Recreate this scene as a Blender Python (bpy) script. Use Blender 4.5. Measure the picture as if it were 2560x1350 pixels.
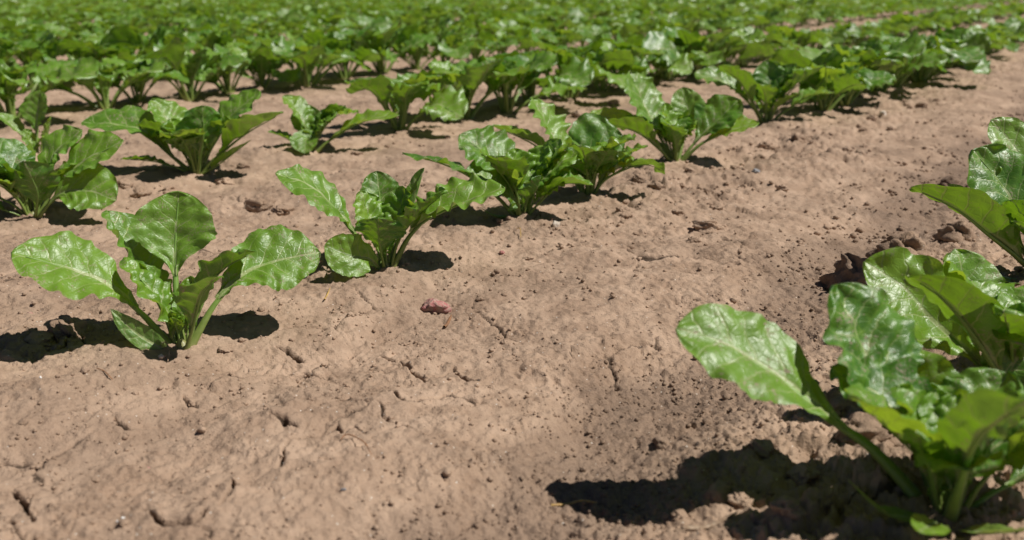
import bpy, math, random
import numpy as np
from mathutils import Vector

for o in list(bpy.data.objects):
    bpy.data.objects.remove(o)
scene = bpy.context.scene
col = scene.collection
R = math.radians

# ------------------------------------------------------------------ camera
F, CX, CY = 2489.0, 1280.0, 675.0          # focal length and centre in photograph pixels
HOR = -45.0                                # photograph row of the horizon
CAMH = 0.26
PITCH = math.atan((CY - HOR) / F)
cam_d = bpy.data.cameras.new('camera')
cam = bpy.data.objects.new('camera', cam_d)
col.objects.link(cam)
cam.location = (0, 0, CAMH)
cam.rotation_euler = (math.pi / 2 - PITCH, 0, 0)
cam_d.sensor_width = 36.0
cam_d.lens = F / 2560 * 36
cam_d.clip_start = 0.01
cam_d.clip_end = 2000
cam_d.dof.use_dof = True
cam_d.dof.focus_distance = 0.83
cam_d.dof.aperture_fstop = 9.0
cam_d.dof.aperture_blades = 9
scene.camera = cam

# ------------------------------------------------------------------ light
SUN_AZ, SUN_EL = 101.0, 56.0                # clockwise from the view direction
world = bpy.data.worlds.new('World')
scene.world = world
world.use_nodes = True
wn = world.node_tree
bg = wn.nodes['Background']
sky = wn.nodes.new('ShaderNodeTexSky')
sky.sky_type = 'NISHITA'
sky.sun_disc = False
sky.altitude = 1200
sky.air_density = 0.45
sky.dust_density = 0.2
sky.sun_elevation = R(SUN_EL)
sky.sun_rotation = R(SUN_AZ)
wn.links.new(sky.outputs[0], bg.inputs[0])
bg.inputs[1].default_value = 0.05
sun_d = bpy.data.lights.new('sun', 'SUN')
sun_d.energy = 5.0
sun_d.angle = R(0.5)
sun_d.color = (1.0, 0.955, 0.89)
sun = bpy.data.objects.new('sun', sun_d)
col.objects.link(sun)
sv = Vector((math.sin(R(SUN_AZ)) * math.cos(R(SUN_EL)), math.cos(R(SUN_AZ)) * math.cos(R(SUN_EL)), math.sin(R(SUN_EL))))
sun.rotation_euler = sv.to_track_quat('Z', 'Y').to_euler()
sun.location = sv * 5
scene.view_settings.view_transform = 'Standard'
scene.view_settings.look = 'None'
scene.view_settings.gamma = 1
scene.view_settings.exposure = 0.0
scene.view_settings.use_curve_mapping = False
scene.render.engine = 'CYCLES'

# ------------------------------------------------------------------ numpy noise
def hsh(ix, iy, seed):
    a = (ix.astype(np.int64) * 374761393 + iy.astype(np.int64) * 668265263 + seed * 974634777) & 0xFFFFFFFF
    a = ((a ^ (a >> 13)) * 1274126177) & 0xFFFFFFFF
    a = ((a ^ (a >> 16)) * 2246822519) & 0xFFFFFFFF
    return (a ^ (a >> 15)).astype(np.float64) / 4294967296.0

def perlin(x, y, seed=0):
    ix, iy = np.floor(x), np.floor(y)
    fx, fy = x - ix, y - iy
    ux, uy = fx * fx * fx * (fx * (fx * 6 - 15) + 10), fy * fy * fy * (fy * (fy * 6 - 15) + 10)
    def g(dx, dy):
        a = hsh(ix + dx, iy + dy, seed) * 2 * math.pi
        return np.cos(a) * (fx - dx) + np.sin(a) * (fy - dy)
    a = g(0, 0) * (1 - ux) + g(1, 0) * ux
    b = g(0, 1) * (1 - ux) + g(1, 1) * ux
    return (a * (1 - uy) + b * uy) * 1.5

def fbm(x, y, seed, octv=4, gain=0.5):
    s, a = 0.0, 1.0
    for k in range(octv):
        s = s + a * perlin(x * 2.03 ** k + 17.3 * k, y * 2.03 ** k - 9.1 * k, seed + k)
        a *= gain
    return s

def worley(x, y, seed, jit=0.9):
    ix, iy = np.floor(x), np.floor(y)
    f1 = np.full(x.shape, 9.0); f2 = np.full(x.shape, 9.0); cid = np.zeros(x.shape)
    for dx in (-1, 0, 1):
        for dy in (-1, 0, 1):
            cx, cy = ix + dx, iy + dy
            px = cx + 0.5 + (hsh(cx, cy, seed) - 0.5) * jit
            py = cy + 0.5 + (hsh(cx, cy, seed + 7) - 0.5) * jit
            d = np.sqrt((x - px) ** 2 + (y - py) ** 2)
            near = d < f1
            f2 = np.where(near, f1, np.minimum(f2, d))
            cid = np.where(near, hsh(cx, cy, seed + 13), cid)
            f1 = np.where(near, d, f1)
    return f1, f2, cid

def sstep(a, b, x):
    t = np.clip((x - a) / (b - a), 0, 1)
    return t * t * (3 - 2 * t)

# ------------------------------------------------------------------ rows and the coarse lie of the land
RT = math.atan2(1704.0, math.hypot(F, CY - HOR))     # the rows run this far to the right of the view direction
RDIR = np.array([math.sin(RT), math.cos(RT)])
RPER = np.array([math.cos(RT), -math.sin(RT)])       # across the rows, to the right

def ray(px, py):
    xc, yc = (px - CX) / F, (CY - py) / F
    c, s = math.cos(PITCH), math.sin(PITCH)
    return Vector((xc, c + yc * s, yc * c - s))

def at_y(px, py, Y):
    d = ray(px, py)
    return Vector((0, 0, CAMH)) + d * (Y / d.y)

def at_z(px, py, z=0.0):
    d = ray(px, py)
    return Vector((0, 0, CAMH)) + d * ((z - CAMH) / d.z)

_a = at_z(960, 672); QA = _a.x * RPER[0] + _a.y * RPER[1]
_r = at_z(2370, 1290); QR = _r.x * RPER[0] + _r.y * RPER[1]
_b = at_z(490, 432); QB = _b.x * RPER[0] + _b.y * RPER[1]
_c = at_z(265, 272); QC = _c.x * RPER[0] + _c.y * RPER[1]
D = QR - QA
ROWS = [QR + D, QR, QA, QB, QC]
while len(ROWS) < 60:
    ROWS.append(ROWS[-1] - D)
print('rows', QA, QR, QB, QC, D)

def pq(x, y):
    return x * RDIR[0] + y * RDIR[1], x * RPER[0] + y * RPER[1]

def rowdist(q):
    d = np.full(np.shape(q), 9.0)
    for r in ROWS:
        d = np.minimum(d, np.abs(q - r))
    return d

def coarse(x, y):
    x, y = np.asarray(x, float), np.asarray(y, float)
    p, q = pq(x, y)
    h = 0.010 * perlin(x * 2.2, y * 2.2, 3) + 0.006 * perlin(p * 3.0, q * 7.0, 5)
    strip = np.exp(-((q - (QA + 0.66 * D) - 0.02 * perlin(p * 3, q * 0, 9)) / (0.10 * D)) ** 2)
    h = h - 0.012 * strip
    rd = rowdist(q)
    h = h + 0.006 * np.exp(-(rd / 0.06) ** 2)
    return h

def ground_pt(px, py):
    z = 0.0
    for _ in range(12):
        v = at_z(px, py, z)
        z = z * 0.4 + 0.6 * float(coarse(np.array([v.x]), np.array([v.y]))[0])
    v = at_z(px, py, z)
    return Vector((v.x, v.y, float(coarse(np.array([v.x]), np.array([v.y]))[0])))

CRACKS = [
    [(692, 1178), (714, 1150), (712, 1130), (726, 1108), (770, 1092), (800, 1090), (822, 1082), (842, 1068), (858, 1086), (880, 1072), (908, 1088)],
    [(955, 868), (985, 878), (1008, 892), (1030, 912), (1062, 934), (1078, 928), (1100, 922), (1130, 905)],
    [(1130, 905), (1150, 922), (1170, 935), (1198, 938)],
    [(360, 1292), (378, 1312), (410, 1326), (440, 1330), (480, 1338), (500, 1322), (515, 1306)],
    [(0, 1242), (30, 1236), (60, 1214), (95, 1206)], [(30, 1240), (60, 1262), (70, 1290), (95, 1320)],
    [(560, 922), (610, 918), (640, 912)], [(718, 910), (760, 900), (790, 908), (815, 910)],
    [(270, 895), (300, 875), (330, 862), (345, 840)], [(130, 898), (165, 872), (175, 850)],
    [(282, 1042), (300, 1056), (312, 1068)], [(455, 975), (470, 990), (490, 996)],
    [(680, 1045), (710, 1055), (745, 1066)], [(850, 1040), (890, 1030), (925, 1022)],
    [(590, 1220), (595, 1240), (570, 1260), (550, 1290)], [(140, 1050), (180, 1035), (215, 1030)],
    [(690, 850), (720, 858), (755, 885)], [(960, 965), (985, 990), (1010, 1010)],
]

def height(x, y, fine=True, crack=None):
    x, y = np.asarray(x, float), np.asarray(y, float)
    if crack is None:
        crack = np.zeros(x.shape)
    h = coarse(x, y)
    p, q = pq(x, y)
    r = np.hypot(x, y)
    fade = 1.0 - sstep(6, 14, r)
    t = (q - QA) / D
    # how lumpy: crusted and smooth left of row A, broken on its right flank, cloddy along row R
    lum = 0.40 + 1.35 * np.exp(-((t - 0.20) / 0.19) ** 2) * sstep(0.70, 1.15, p) + 1.25 * np.exp(-((t - 1.0) / 0.20) ** 2) \
        + 0.7 * np.exp(-((t + 0.16) / 0.10) ** 2) + 0.5 * np.exp(-((t + 0.85) / 0.25) ** 2)
    lum = np.where(t < -1.2, 0.8, lum)
    lum = lum * (0.75 + 0.7 * np.clip(perlin(x * 5 + 3, y * 5, 21) + 0.3, 0, 1.2))
    strip = np.exp(-((t - 0.66) / 0.13) ** 2)
    # soft rolling
    wx, wy = x + 0.02 * perlin(x * 14, y * 14, 31), y + 0.02 * perlin(x * 14, y * 14, 32)
    h = h + fade * 0.0045 * fbm(wx * 13, wy * 13, 41, 3)
    # lumps and clods grown together with the crust
    f1, f2, cid = worley(wx * 26, wy * 26, 51)
    h = h + fade * lum * 0.0115 * np.clip(cid - 0.45, 0, 1) * np.sqrt(np.clip(1 - (f1 / 0.62) ** 2, 0, 1))
    w2x, w2y = x + 0.006 * perlin(x * 50, y * 50, 33), y + 0.006 * perlin(x * 50, y * 50, 34)
    f1, f2, cid = worley(w2x * 62, w2y * 62, 52)
    h = h + fade * lum * 0.0085 * np.clip(cid - 0.35, 0, 1) * np.sqrt(np.clip(1 - (f1 / 0.6) ** 2, 0, 1))
    # pits
    pit = sstep(0.74, 0.95, cid) * np.exp(-(f1 / 0.32) ** 2)
    h = h - fade * (0.3 + lum) * 0.0050 * pit
    # fine crumble
    rg_ = 1 - np.abs(fbm(w2x * 60, w2y * 60, 65, 3, 0.55))
    h = h + fade * (0.4 + 0.5 * lum) * 0.0007 * fbm(x * 300, y * 300, 67, 2, 0.7)
    h = h + fade * (0.5 + 0.9 * lum) * (0.0015 * fbm(x * 110, y * 110, 61, 3, 0.6) - 0.0022 * np.clip(rg_ - 0.80, 0, 1) * 5 * sstep(-0.1, 0.5, perlin(x * 11, y * 11, 66)))
    f1, f2, cid = worley(x * 190, y * 190, 53)
    h = h + fade * (0.16 + 0.9 * strip + 0.35 * lum) * 0.0028 * np.clip(cid - 0.5, 0, 1) * np.clip(1 - (f1 / 0.55) ** 2, 0, 1)
    if fine:
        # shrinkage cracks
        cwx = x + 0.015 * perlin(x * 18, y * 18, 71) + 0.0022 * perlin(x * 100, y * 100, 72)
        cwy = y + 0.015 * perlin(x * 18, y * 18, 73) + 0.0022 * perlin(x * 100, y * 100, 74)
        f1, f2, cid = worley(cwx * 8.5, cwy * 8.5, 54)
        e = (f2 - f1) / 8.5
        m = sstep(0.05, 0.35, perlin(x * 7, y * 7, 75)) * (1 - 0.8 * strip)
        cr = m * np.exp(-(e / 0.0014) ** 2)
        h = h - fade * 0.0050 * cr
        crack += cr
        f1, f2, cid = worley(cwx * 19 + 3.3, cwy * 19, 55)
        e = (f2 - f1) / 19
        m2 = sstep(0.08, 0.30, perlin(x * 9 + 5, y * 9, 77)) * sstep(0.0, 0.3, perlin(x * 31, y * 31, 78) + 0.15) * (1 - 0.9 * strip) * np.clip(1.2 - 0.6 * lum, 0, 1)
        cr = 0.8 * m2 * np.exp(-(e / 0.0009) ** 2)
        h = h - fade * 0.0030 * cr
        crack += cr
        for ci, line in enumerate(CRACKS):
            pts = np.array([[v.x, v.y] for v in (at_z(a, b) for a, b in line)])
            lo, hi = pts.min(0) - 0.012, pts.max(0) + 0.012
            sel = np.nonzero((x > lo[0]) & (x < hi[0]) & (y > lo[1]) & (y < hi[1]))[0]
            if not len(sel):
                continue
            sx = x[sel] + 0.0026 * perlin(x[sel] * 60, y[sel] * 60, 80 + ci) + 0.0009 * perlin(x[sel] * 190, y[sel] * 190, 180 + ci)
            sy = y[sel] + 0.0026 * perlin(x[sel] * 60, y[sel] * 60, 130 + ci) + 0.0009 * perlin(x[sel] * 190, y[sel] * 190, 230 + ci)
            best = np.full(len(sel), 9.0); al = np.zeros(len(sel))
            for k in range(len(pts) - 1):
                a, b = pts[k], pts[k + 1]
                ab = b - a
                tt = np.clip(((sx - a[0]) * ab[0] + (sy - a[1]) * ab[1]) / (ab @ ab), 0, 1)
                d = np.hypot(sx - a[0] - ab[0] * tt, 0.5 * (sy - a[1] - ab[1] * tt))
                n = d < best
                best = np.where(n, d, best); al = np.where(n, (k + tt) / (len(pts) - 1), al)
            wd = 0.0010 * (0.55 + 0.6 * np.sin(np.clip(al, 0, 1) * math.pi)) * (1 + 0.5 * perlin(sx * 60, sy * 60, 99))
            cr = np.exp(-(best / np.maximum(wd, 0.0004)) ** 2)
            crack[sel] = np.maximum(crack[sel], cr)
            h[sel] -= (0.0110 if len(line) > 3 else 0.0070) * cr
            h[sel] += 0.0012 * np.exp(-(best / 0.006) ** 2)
    return h

# ------------------------------------------------------------------ material helpers
def new_mat(name):
    m = bpy.data.materials.new(name)
    m.use_nodes = True
    nt = m.node_tree
    for n in list(nt.nodes):
        nt.nodes.remove(n)
    out = nt.nodes.new('ShaderNodeOutputMaterial')
    return m, nt, out

class NB:
    def __init__(self, nt):
        self.nt = nt
    def node(self, t, **kw):
        n = self.nt.nodes.new(t)
        for k, v in kw.items():
            setattr(n, k, v)
        return n
    def set(self, sock, v):
        if isinstance(v, bpy.types.NodeSocket):
            self.nt.links.new(v, sock)
        else:
            if isinstance(v, tuple) and len(v) == 3 and sock.type == 'RGBA':
                v = (*v, 1)
            sock.default_value = v
    def math(self, op, a, b=0.0, c=None, clamp=False):
        n = self.node('ShaderNodeMath', operation=op, use_clamp=clamp)
        self.set(n.inputs[0], a); self.set(n.inputs[1], b)
        if c is not None:
            self.set(n.inputs[2], c)
        return n.outputs[0]
    def noise(self, vec, scale, detail=3.0, rough=0.55, dist=0.0):
        n = self.node('ShaderNodeTexNoise')
        if vec is not None:
            self.set(n.inputs['Vector'], vec)
        n.inputs['Scale'].default_value = scale
        n.inputs['Detail'].default_value = detail
        n.inputs['Roughness'].default_value = rough
        n.inputs['Distortion'].default_value = dist
        return n.outputs['Fac']
    def ramp(self, v, a, b, lo=0.0, hi=1.0):
        n = self.node('ShaderNodeMapRange', interpolation_type='SMOOTHSTEP')
        self.set(n.inputs['Value'], v)
        n.inputs['From Min'].default_value = a; n.inputs['From Max'].default_value = b
        self.set(n.inputs['To Min'], lo); self.set(n.inputs['To Max'], hi)
        return n.outputs[0]
    def mix(self, f, a, b, mode='MIX'):
        n = self.node('ShaderNodeMix', data_type='RGBA', blend_type=mode)
        self.set(n.inputs['Factor'], f)
        self.set(n.inputs['A'], a); self.set(n.inputs['B'], b)
        return n.outputs['Result']
    def bump(self, h, strength, dist, normal=None):
        n = self.node('ShaderNodeBump')
        self.set(n.inputs['Height'], h)
        n.inputs['Strength'].default_value = strength
        n.inputs['Distance'].default_value = dist
        if normal is not None:
            self.set(n.inputs['Normal'], normal)
        return n.outputs[0]

def soil_material():
    m, nt, out = new_mat('dry_soil')
    b = NB(nt)
    geo = b.node('ShaderNodeNewGeometry')
    pos = geo.outputs['Position']
    sep = b.node('ShaderNodeSeparateXYZ'); b.set(sep.inputs[0], pos)
    q = b.math('ADD', b.math('MULTIPLY', sep.outputs[0], float(RPER[0])), b.math('MULTIPLY', sep.outputs[1], float(RPER[1])))
    n1 = b.noise(pos, 4.5, 4)
    n2 = b.noise(pos, 22, 5, 0.6, 0.4)
    n3 = b.noise(pos, 120, 4, 0.65)
    n4 = b.noise(pos, 700, 3, 0.6)
    c = b.mix(b.ramp(n2, 0.32, 0.68), (0.312, 0.213, 0.146), (0.460, 0.328, 0.234))
    c = b.mix(b.ramp(n1, 0.44, 0.68, 0.0, 0.55), c, (0.255, 0.175, 0.122))
    c = b.mix(b.ramp(n3, 0.55, 0.75, 0.0, 0.45), c, (0.250, 0.165, 0.115))
    # freshly hoed, moister strip between the rows
    dq = b.math('ABSOLUTE', b.math('ADD', b.math('SUBTRACT', q, float(QA + 0.66 * D)), b.math('MULTIPLY', b.math('SUBTRACT', n1, 0.5), 0.16)))
    st = b.ramp(dq, 0.13 * D, 0.03 * D, 0.0, 1.0)
    st = b.math('MULTIPLY', st, b.ramp(n2, 0.30, 0.60, 0.30, 0.75))
    c = b.mix(st, c, (0.160, 0.110, 0.078))
    # pale mineral grains and dark organic flecks
    v = b.node('ShaderNodeTexVoronoi'); b.set(v.inputs['Vector'], pos); v.inputs['Scale'].default_value = 300
    g = b.math('LESS_THAN', v.outputs['Distance'], 0.16)
    vs = b.node('ShaderNodeSeparateColor'); b.set(vs.inputs[0], v.outputs['Color'])
    c = b.mix(b.math('MULTIPLY', g, b.math('GREATER_THAN', vs.outputs[0], 0.93)), c, (0.66, 0.60, 0.52))
    c = b.mix(b.math('MULTIPLY', b.math('MULTIPLY', g, b.math('LESS_THAN', vs.outputs[0], 0.20)), 0.7), c, (0.09, 0.065, 0.05))
    c = b.mix(b.ramp(n4, 0.35, 0.70, 0.0, 0.25), c, (0.47, 0.34, 0.25))
    ck = b.node('ShaderNodeAttribute', attribute_name='crack').outputs['Fac']      # shade inside the cracks, painted into the soil colour
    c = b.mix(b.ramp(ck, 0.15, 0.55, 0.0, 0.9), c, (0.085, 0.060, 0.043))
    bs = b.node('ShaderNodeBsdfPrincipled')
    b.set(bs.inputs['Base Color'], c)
    bs.inputs['Roughness'].default_value = 0.95
    bs.inputs['Specular IOR Level'].default_value = 0.15
    hgt = b.math('ADD', b.math('MULTIPLY', n3, 1.0), b.math('MULTIPLY', n4, 0.60))
    n5 = b.noise(pos, 260, 4, 0.7, 0.8)
    rid = b.math('ABSOLUTE', b.math('SUBTRACT', n5, 0.5))
    rough_zone = b.ramp(b.noise(pos, 9, 3), 0.45, 0.68)
    hgt = b.math('ADD', hgt, b.math('MULTIPLY', b.math('MULTIPLY', b.ramp(rid, 0.0, 0.035), 0.28), rough_zone))
    b.set(bs.inputs['Normal'], b.bump(hgt, 0.60, 0.0035))
    nt.links.new(bs.outputs[0], out.inputs[0])
    return m

def leaf_material(name, dark, mid, light, trans, dust=0.5, gloss=0.30, tfac=0.34):
    m, nt, out = new_mat(name)
    b = NB(nt)
    uv = b.node('ShaderNodeUVMap', uv_map='blade').outputs[0]
    oi = b.node('ShaderNodeObjectInfo')
    rnd = oi.outputs['Random']
    geo = b.node('ShaderNodeNewGeometry')
    pos = geo.outputs['Position']
    sep = b.node('ShaderNodeSeparateXYZ'); b.set(sep.inputs[0], uv)
    U = sep.outputs[0]
    V = b.math('SUBTRACT', sep.outputs[1], 0.5)
    aV = b.math('ABSOLUTE', V)
    cmb = b.node('ShaderNodeCombineXYZ'); b.set(cmb.inputs[0], U); b.set(cmb.inputs[1], V); b.set(cmb.inputs[2], b.math('MULTIPLY', rnd, 40.0))
    P = cmb.outputs[0]
    nA = b.noise(P, 5.0, 3)
    nB = b.noise(P, 16.0, 4, 0.6)
    nC = b.noise(P, 60.0, 4, 0.65)
    # veins
    s = b.math('MULTIPLY', b.math('SUBTRACT', b.math('ADD', U, b.math('MULTIPLY', b.math('SUBTRACT', nA, 0.5), 0.10)), b.math('MULTIPLY', aV, 0.85)), 6.5)
    s = b.math('ADD', s, b.math('MULTIPLY', b.math('GREATER_THAN', V, 0.0), 0.45))
    fr = b.math('ABSOLUTE', b.math('SUBTRACT', b.math('FRACT', s), 0.5))       # 0.5 at a vein
    lat = b.ramp(fr, 0.432, 0.490)
    lat = b.math('MULTIPLY', lat, b.ramp(aV, 0.34, 0.02, 0.15, 1.0))
    midw = b.math('ADD', b.math('MULTIPLY', b.math('SUBTRACT', 1.0, U), 0.026), 0.006)
    mr = b.math('SUBTRACT', 1.0, b.math('DIVIDE', aV, midw), clamp=True)
    mr = b.ramp(mr, 0.0, 0.5)
    vo = b.node('ShaderNodeTexVoronoi', feature='DISTANCE_TO_EDGE'); b.set(vo.inputs['Vector'], P); vo.inputs['Scale'].default_value = 20
    net = b.ramp(vo.outputs['Distance'], 0.09, 0.0)
    c = b.mix(b.ramp(nA, 0.35, 0.65), dark, mid)
    c = b.mix(b.ramp(nB, 0.50, 0.75, 0.0, 0.6), c, light)
    c = b.mix(b.math('MULTIPLY', b.math('POWER', rnd, 1.5), 0.75), c, light)
    c = b.mix(b.math('MULTIPLY', net, 0.22), c, light)
    pale = (0.36, 0.45, 0.16)
    c = b.mix(b.math('MULTIPLY', lat, 0.85), c, pale)
    c = b.mix(b.math('MULTIPLY', mr, 0.9), c, (0.42, 0.50, 0.20))
    # soil dust splashed on the blade
    nD = b.noise(P, 7.0, 2)
    dm = b.math('MULTIPLY', b.ramp(nC, 0.52, 0.60), b.ramp(nD, 0.52, 0.66))
    sp = b.node('ShaderNodeTexVoronoi'); b.set(sp.inputs['Vector'], P); sp.inputs['Scale'].default_value = 34
    ss = b.node('ShaderNodeSeparateColor'); b.set(ss.inputs[0], sp.outputs['Color'])
    spk = b.math('MULTIPLY', b.math('LESS_THAN', sp.outputs['Distance'], 0.20), b.math('GREATER_THAN', ss.outputs[0], 0.62))
    dm = b.math('MULTIPLY', b.math('MAXIMUM', dm, b.math('MULTIPLY', spk, 0.6)), dust)
    c = b.mix(dm, c, (0.40, 0.31, 0.22))
    bs = b.node('ShaderNodeBsdfPrincipled')
    b.set(bs.inputs['Base Color'], c)
    b.set(bs.inputs['Roughness'], b.math('ADD', b.math('ADD', b.math('MULTIPLY', nB, 0.22), gloss - 0.10), b.math('MULTIPLY', dm, 0.5), clamp=True))
    bs.inputs['Specular IOR Level'].default_value = 0.85
    hgt = b.math('SUBTRACT', b.math('ADD', b.math('MULTIPLY', nB, 0.35), b.math('MULTIPLY', nC, 0.22)), b.math('ADD', b.math('MULTIPLY', lat, 0.40), b.math('ADD', b.math('MULTIPLY', mr, 0.35), b.math('MULTIPLY', net, 0.16))))
    nrm = b.bump(hgt, 0.25, 0.004)
    b.set(bs.inputs['Normal'], nrm)
    tr = b.node('ShaderNodeBsdfTranslucent')
    b.set(tr.inputs['Color'], b.mix(b.math('MAXIMUM', b.math('MULTIPLY', lat, 0.5), b.math('MAXIMUM', b.math('MULTIPLY', mr, 0.85), b.math('MULTIPLY', dm, 0.8))), trans, (0.10, 0.12, 0.03)))
    b.set(tr.inputs['Normal'], nrm)
    mx = b.node('ShaderNodeMixShader')
    mx.inputs[0].default_value = tfac
    nt.links.new(bs.outputs[0], mx.inputs[1]); nt.links.new(tr.outputs[0], mx.inputs[2])
    nt.links.new(mx.outputs[0], out.inputs[0])
    return m

def stalk_material():
    m, nt, out = new_mat('petiole_green')
    b = NB(nt)
    uv = b.node('ShaderNodeUVMap', uv_map='blade').outputs[0]
    sep = b.node('ShaderNodeSeparateXYZ'); b.set(sep.inputs[0], uv)
    pos = b.node('ShaderNodeNewGeometry').outputs['Position']
    n = b.noise(pos, 90, 3)
    c = b.mix(b.ramp(sep.outputs[0], 0.0, 0.5), (0.20, 0.26, 0.06), (0.17, 0.30, 0.055))
    c = b.mix(b.ramp(sep.outputs[0], 0.10, 0.0, 0.0, 0.5), c, (0.33, 0.22, 0.14))
    c = b.mix(b.ramp(n, 0.5, 0.75, 0.0, 0.4), c, (0.30, 0.36, 0.12))
    bs = b.node('ShaderNodeBsdfPrincipled')
    b.set(bs.inputs['Base Color'], c)
    bs.inputs['Roughness'].default_value = 0.42
    bs.inputs['Subsurface Weight'].default_value = 0.0
    b.set(bs.inputs['Normal'], b.bump(n, 0.3, 0.002))
    nt.links.new(bs.outputs[0], out.inputs[0])
    return m

def plain_material(name, c1, c2, scale=200, rough=0.8, bump=0.4):
    m, nt, out = new_mat(name)
    b = NB(nt)
    pos = b.node('ShaderNodeNewGeometry').outputs['Position']
    n = b.noise(pos, scale, 4, 0.6, 0.6)
    bs = b.node('ShaderNodeBsdfPrincipled')
    b.set(bs.inputs['Base Color'], b.mix(b.ramp(n, 0.38, 0.62), c1, c2))
    bs.inputs['Roughness'].default_value = rough
    b.set(bs.inputs['Normal'], b.bump(n, bump, 0.003))
    nt.links.new(bs.outputs[0], out.inputs[0])
    return m

SOIL = soil_material()
LEAF = leaf_material('beet_leaf', (0.044, 0.150, 0.011), (0.092, 0.236, 0.016), (0.205, 0.365, 0.036), (0.28, 0.48, 0.018), 0.95, 0.40, 0.30)
YOUNG = leaf_material('beet_leaf_young', (0.110, 0.260, 0.018), (0.165, 0.335, 0.026), (0.240, 0.410, 0.045), (0.42, 0.58, 0.03), 0.6, 0.36, 0.38)
OLD = leaf_material('beet_leaf_seed', (0.110, 0.240, 0.035), (0.160, 0.300, 0.045), (0.220, 0.360, 0.070), (0.40, 0.50, 0.07), 0.9, 0.42, 0.30)
STALK = stalk_material()
PINK = plain_material('red_stone', (0.43, 0.16, 0.15), (0.42, 0.28, 0.22), 260, 0.95, 0.9)
PALE = plain_material('pale_stone', (0.70, 0.62, 0.52), (0.55, 0.45, 0.35), 200, 0.7)
WHITE = plain_material('white_quartz', (0.82, 0.80, 0.78), (0.70, 0.68, 0.64), 200, 0.4)
GREYS = plain_material('grey_stone', (0.17, 0.17, 0.18), (0.25, 0.24, 0.235), 200, 0.6)
STRAW = plain_material('straw', (0.55, 0.36, 0.10), (0.42, 0.26, 0.09), 300, 0.55)
TWIG = plain_material('dead_stalk', (0.36, 0.27, 0.19), (0.24, 0.16, 0.10), 300, 0.8)
ROOT = plain_material('dead_rootlet', (0.30, 0.14, 0.06), (0.20, 0.11, 0.06), 300, 0.8)

# ------------------------------------------------------------------ object helpers
def tag(o, label=None, cat=None, group=None, kind=None):
    if label: o['label'] = label
    if cat: o['category'] = cat
    if group: o['group'] = group
    if kind: o['kind'] = kind
    return o

def link(name, data, parent=None):
    o = bpy.data.objects.new(name, data)
    col.objects.link(o)
    if parent is not None:
        o.parent = parent
    return o

def mesh_np(name, verts, quads, mats, uv=None, tris=None, smooth=True, matidx=None):
    me = bpy.data.meshes.new(name)
    nq = 0 if quads is None else len(quads)
    nt_ = 0 if tris is None else len(tris)
    me.vertices.add(len(verts))
    me.vertices.foreach_set('co', np.asarray(verts, np.float32).ravel())
    loops = []
    if nq: loops.append(np.asarray(quads, np.int32).ravel())
    if nt_: loops.append(np.asarray(tris, np.int32).ravel())
    loops = np.concatenate(loops)
    me.loops.add(len(loops))
    me.loops.foreach_set('vertex_index', loops)
    me.polygons.add(nq + nt_)
    tot = np.concatenate([np.full(nq, 4), np.full(nt_, 3)]).astype(np.int32)
    start = np.concatenate([[0], np.cumsum(tot)[:-1]]).astype(np.int32)
    me.polygons.foreach_set('loop_start', start)
    me.polygons.foreach_set('loop_total', tot)
    me.polygons.foreach_set('use_smooth', np.full(nq + nt_, smooth))
    for mt in mats:
        me.materials.append(mt)
    if matidx is not None:
        me.polygons.foreach_set('material_index', np.asarray(matidx, np.int32))
    if uv is not None:
        l = me.uv_layers.new(name='blade')
        l.data.foreach_set('uv', np.asarray(uv, np.float32)[loops].ravel())
    me.update()
    me.validate()
    return me

# ------------------------------------------------------------------ ground: one sheet, finer where it is near
def build_ground():
    rs = [0.12, 0.20, 0.28, 0.34]
    while rs[-1] < 3.0:
        rs.append(rs[-1] + (0.0013 if rs[-1] < 0.95 else min(0.0013 + 0.006 * (rs[-1] - 0.95), 0.0044 * rs[-1])))
    while rs[-1] < 13:
        rs.append(rs[-1] * 1.0065)
    while rs[-1] < 900:
        rs.append(rs[-1] * 1.16)
    rs = np.array(rs)
    a = list(np.arange(-R(32), R(32), 0.00165))
    st = 0.00165
    right = [a[-1]]
    while right[-1] < math.pi - 0.05:
        st = min(st * 1.12, 0.06)
        right.append(right[-1] + st)
    right = [v for v in right[1:] if v < math.pi - 0.02]
    a = np.array([-v for v in reversed(right)] + a + right)
    A, RR = np.meshgrid(a, rs)
    x, y = (RR * np.sin(A)).ravel(), (RR * np.cos(A)).ravel()
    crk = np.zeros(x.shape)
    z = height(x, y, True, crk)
    nr, na = len(rs), len(a)
    i = np.arange(nr - 1)[:, None] * na + np.arange(na)[None, :]
    j = np.roll(i, -1, axis=1)
    q = np.stack([i, i + na, j + na, j], -1).reshape(-1, 4)[:, ::-1]
    verts = np.stack([x, y, z], 1)
    verts = np.vstack([verts, [[0, 0, float(z[:na].mean())]]])
    k = np.arange(na)
    tris = np.stack([k, np.roll(k, -1), np.full(na, len(verts) - 1)], 1)[:, ::-1]
    me = mesh_np('soil_ground', verts, q, [SOIL], tris=tris)
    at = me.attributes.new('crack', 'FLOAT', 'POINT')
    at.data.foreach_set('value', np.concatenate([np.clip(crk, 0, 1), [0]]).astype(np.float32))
    o = link('soil_ground', me)
    tag(o, 'dry brown crusted field soil with cracks and crumbs', kind='structure')
    print('ground verts', len(verts))
build_ground()

def gz(x, y):
    return float(height(np.array([x]), np.array([y]), False)[0])

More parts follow.
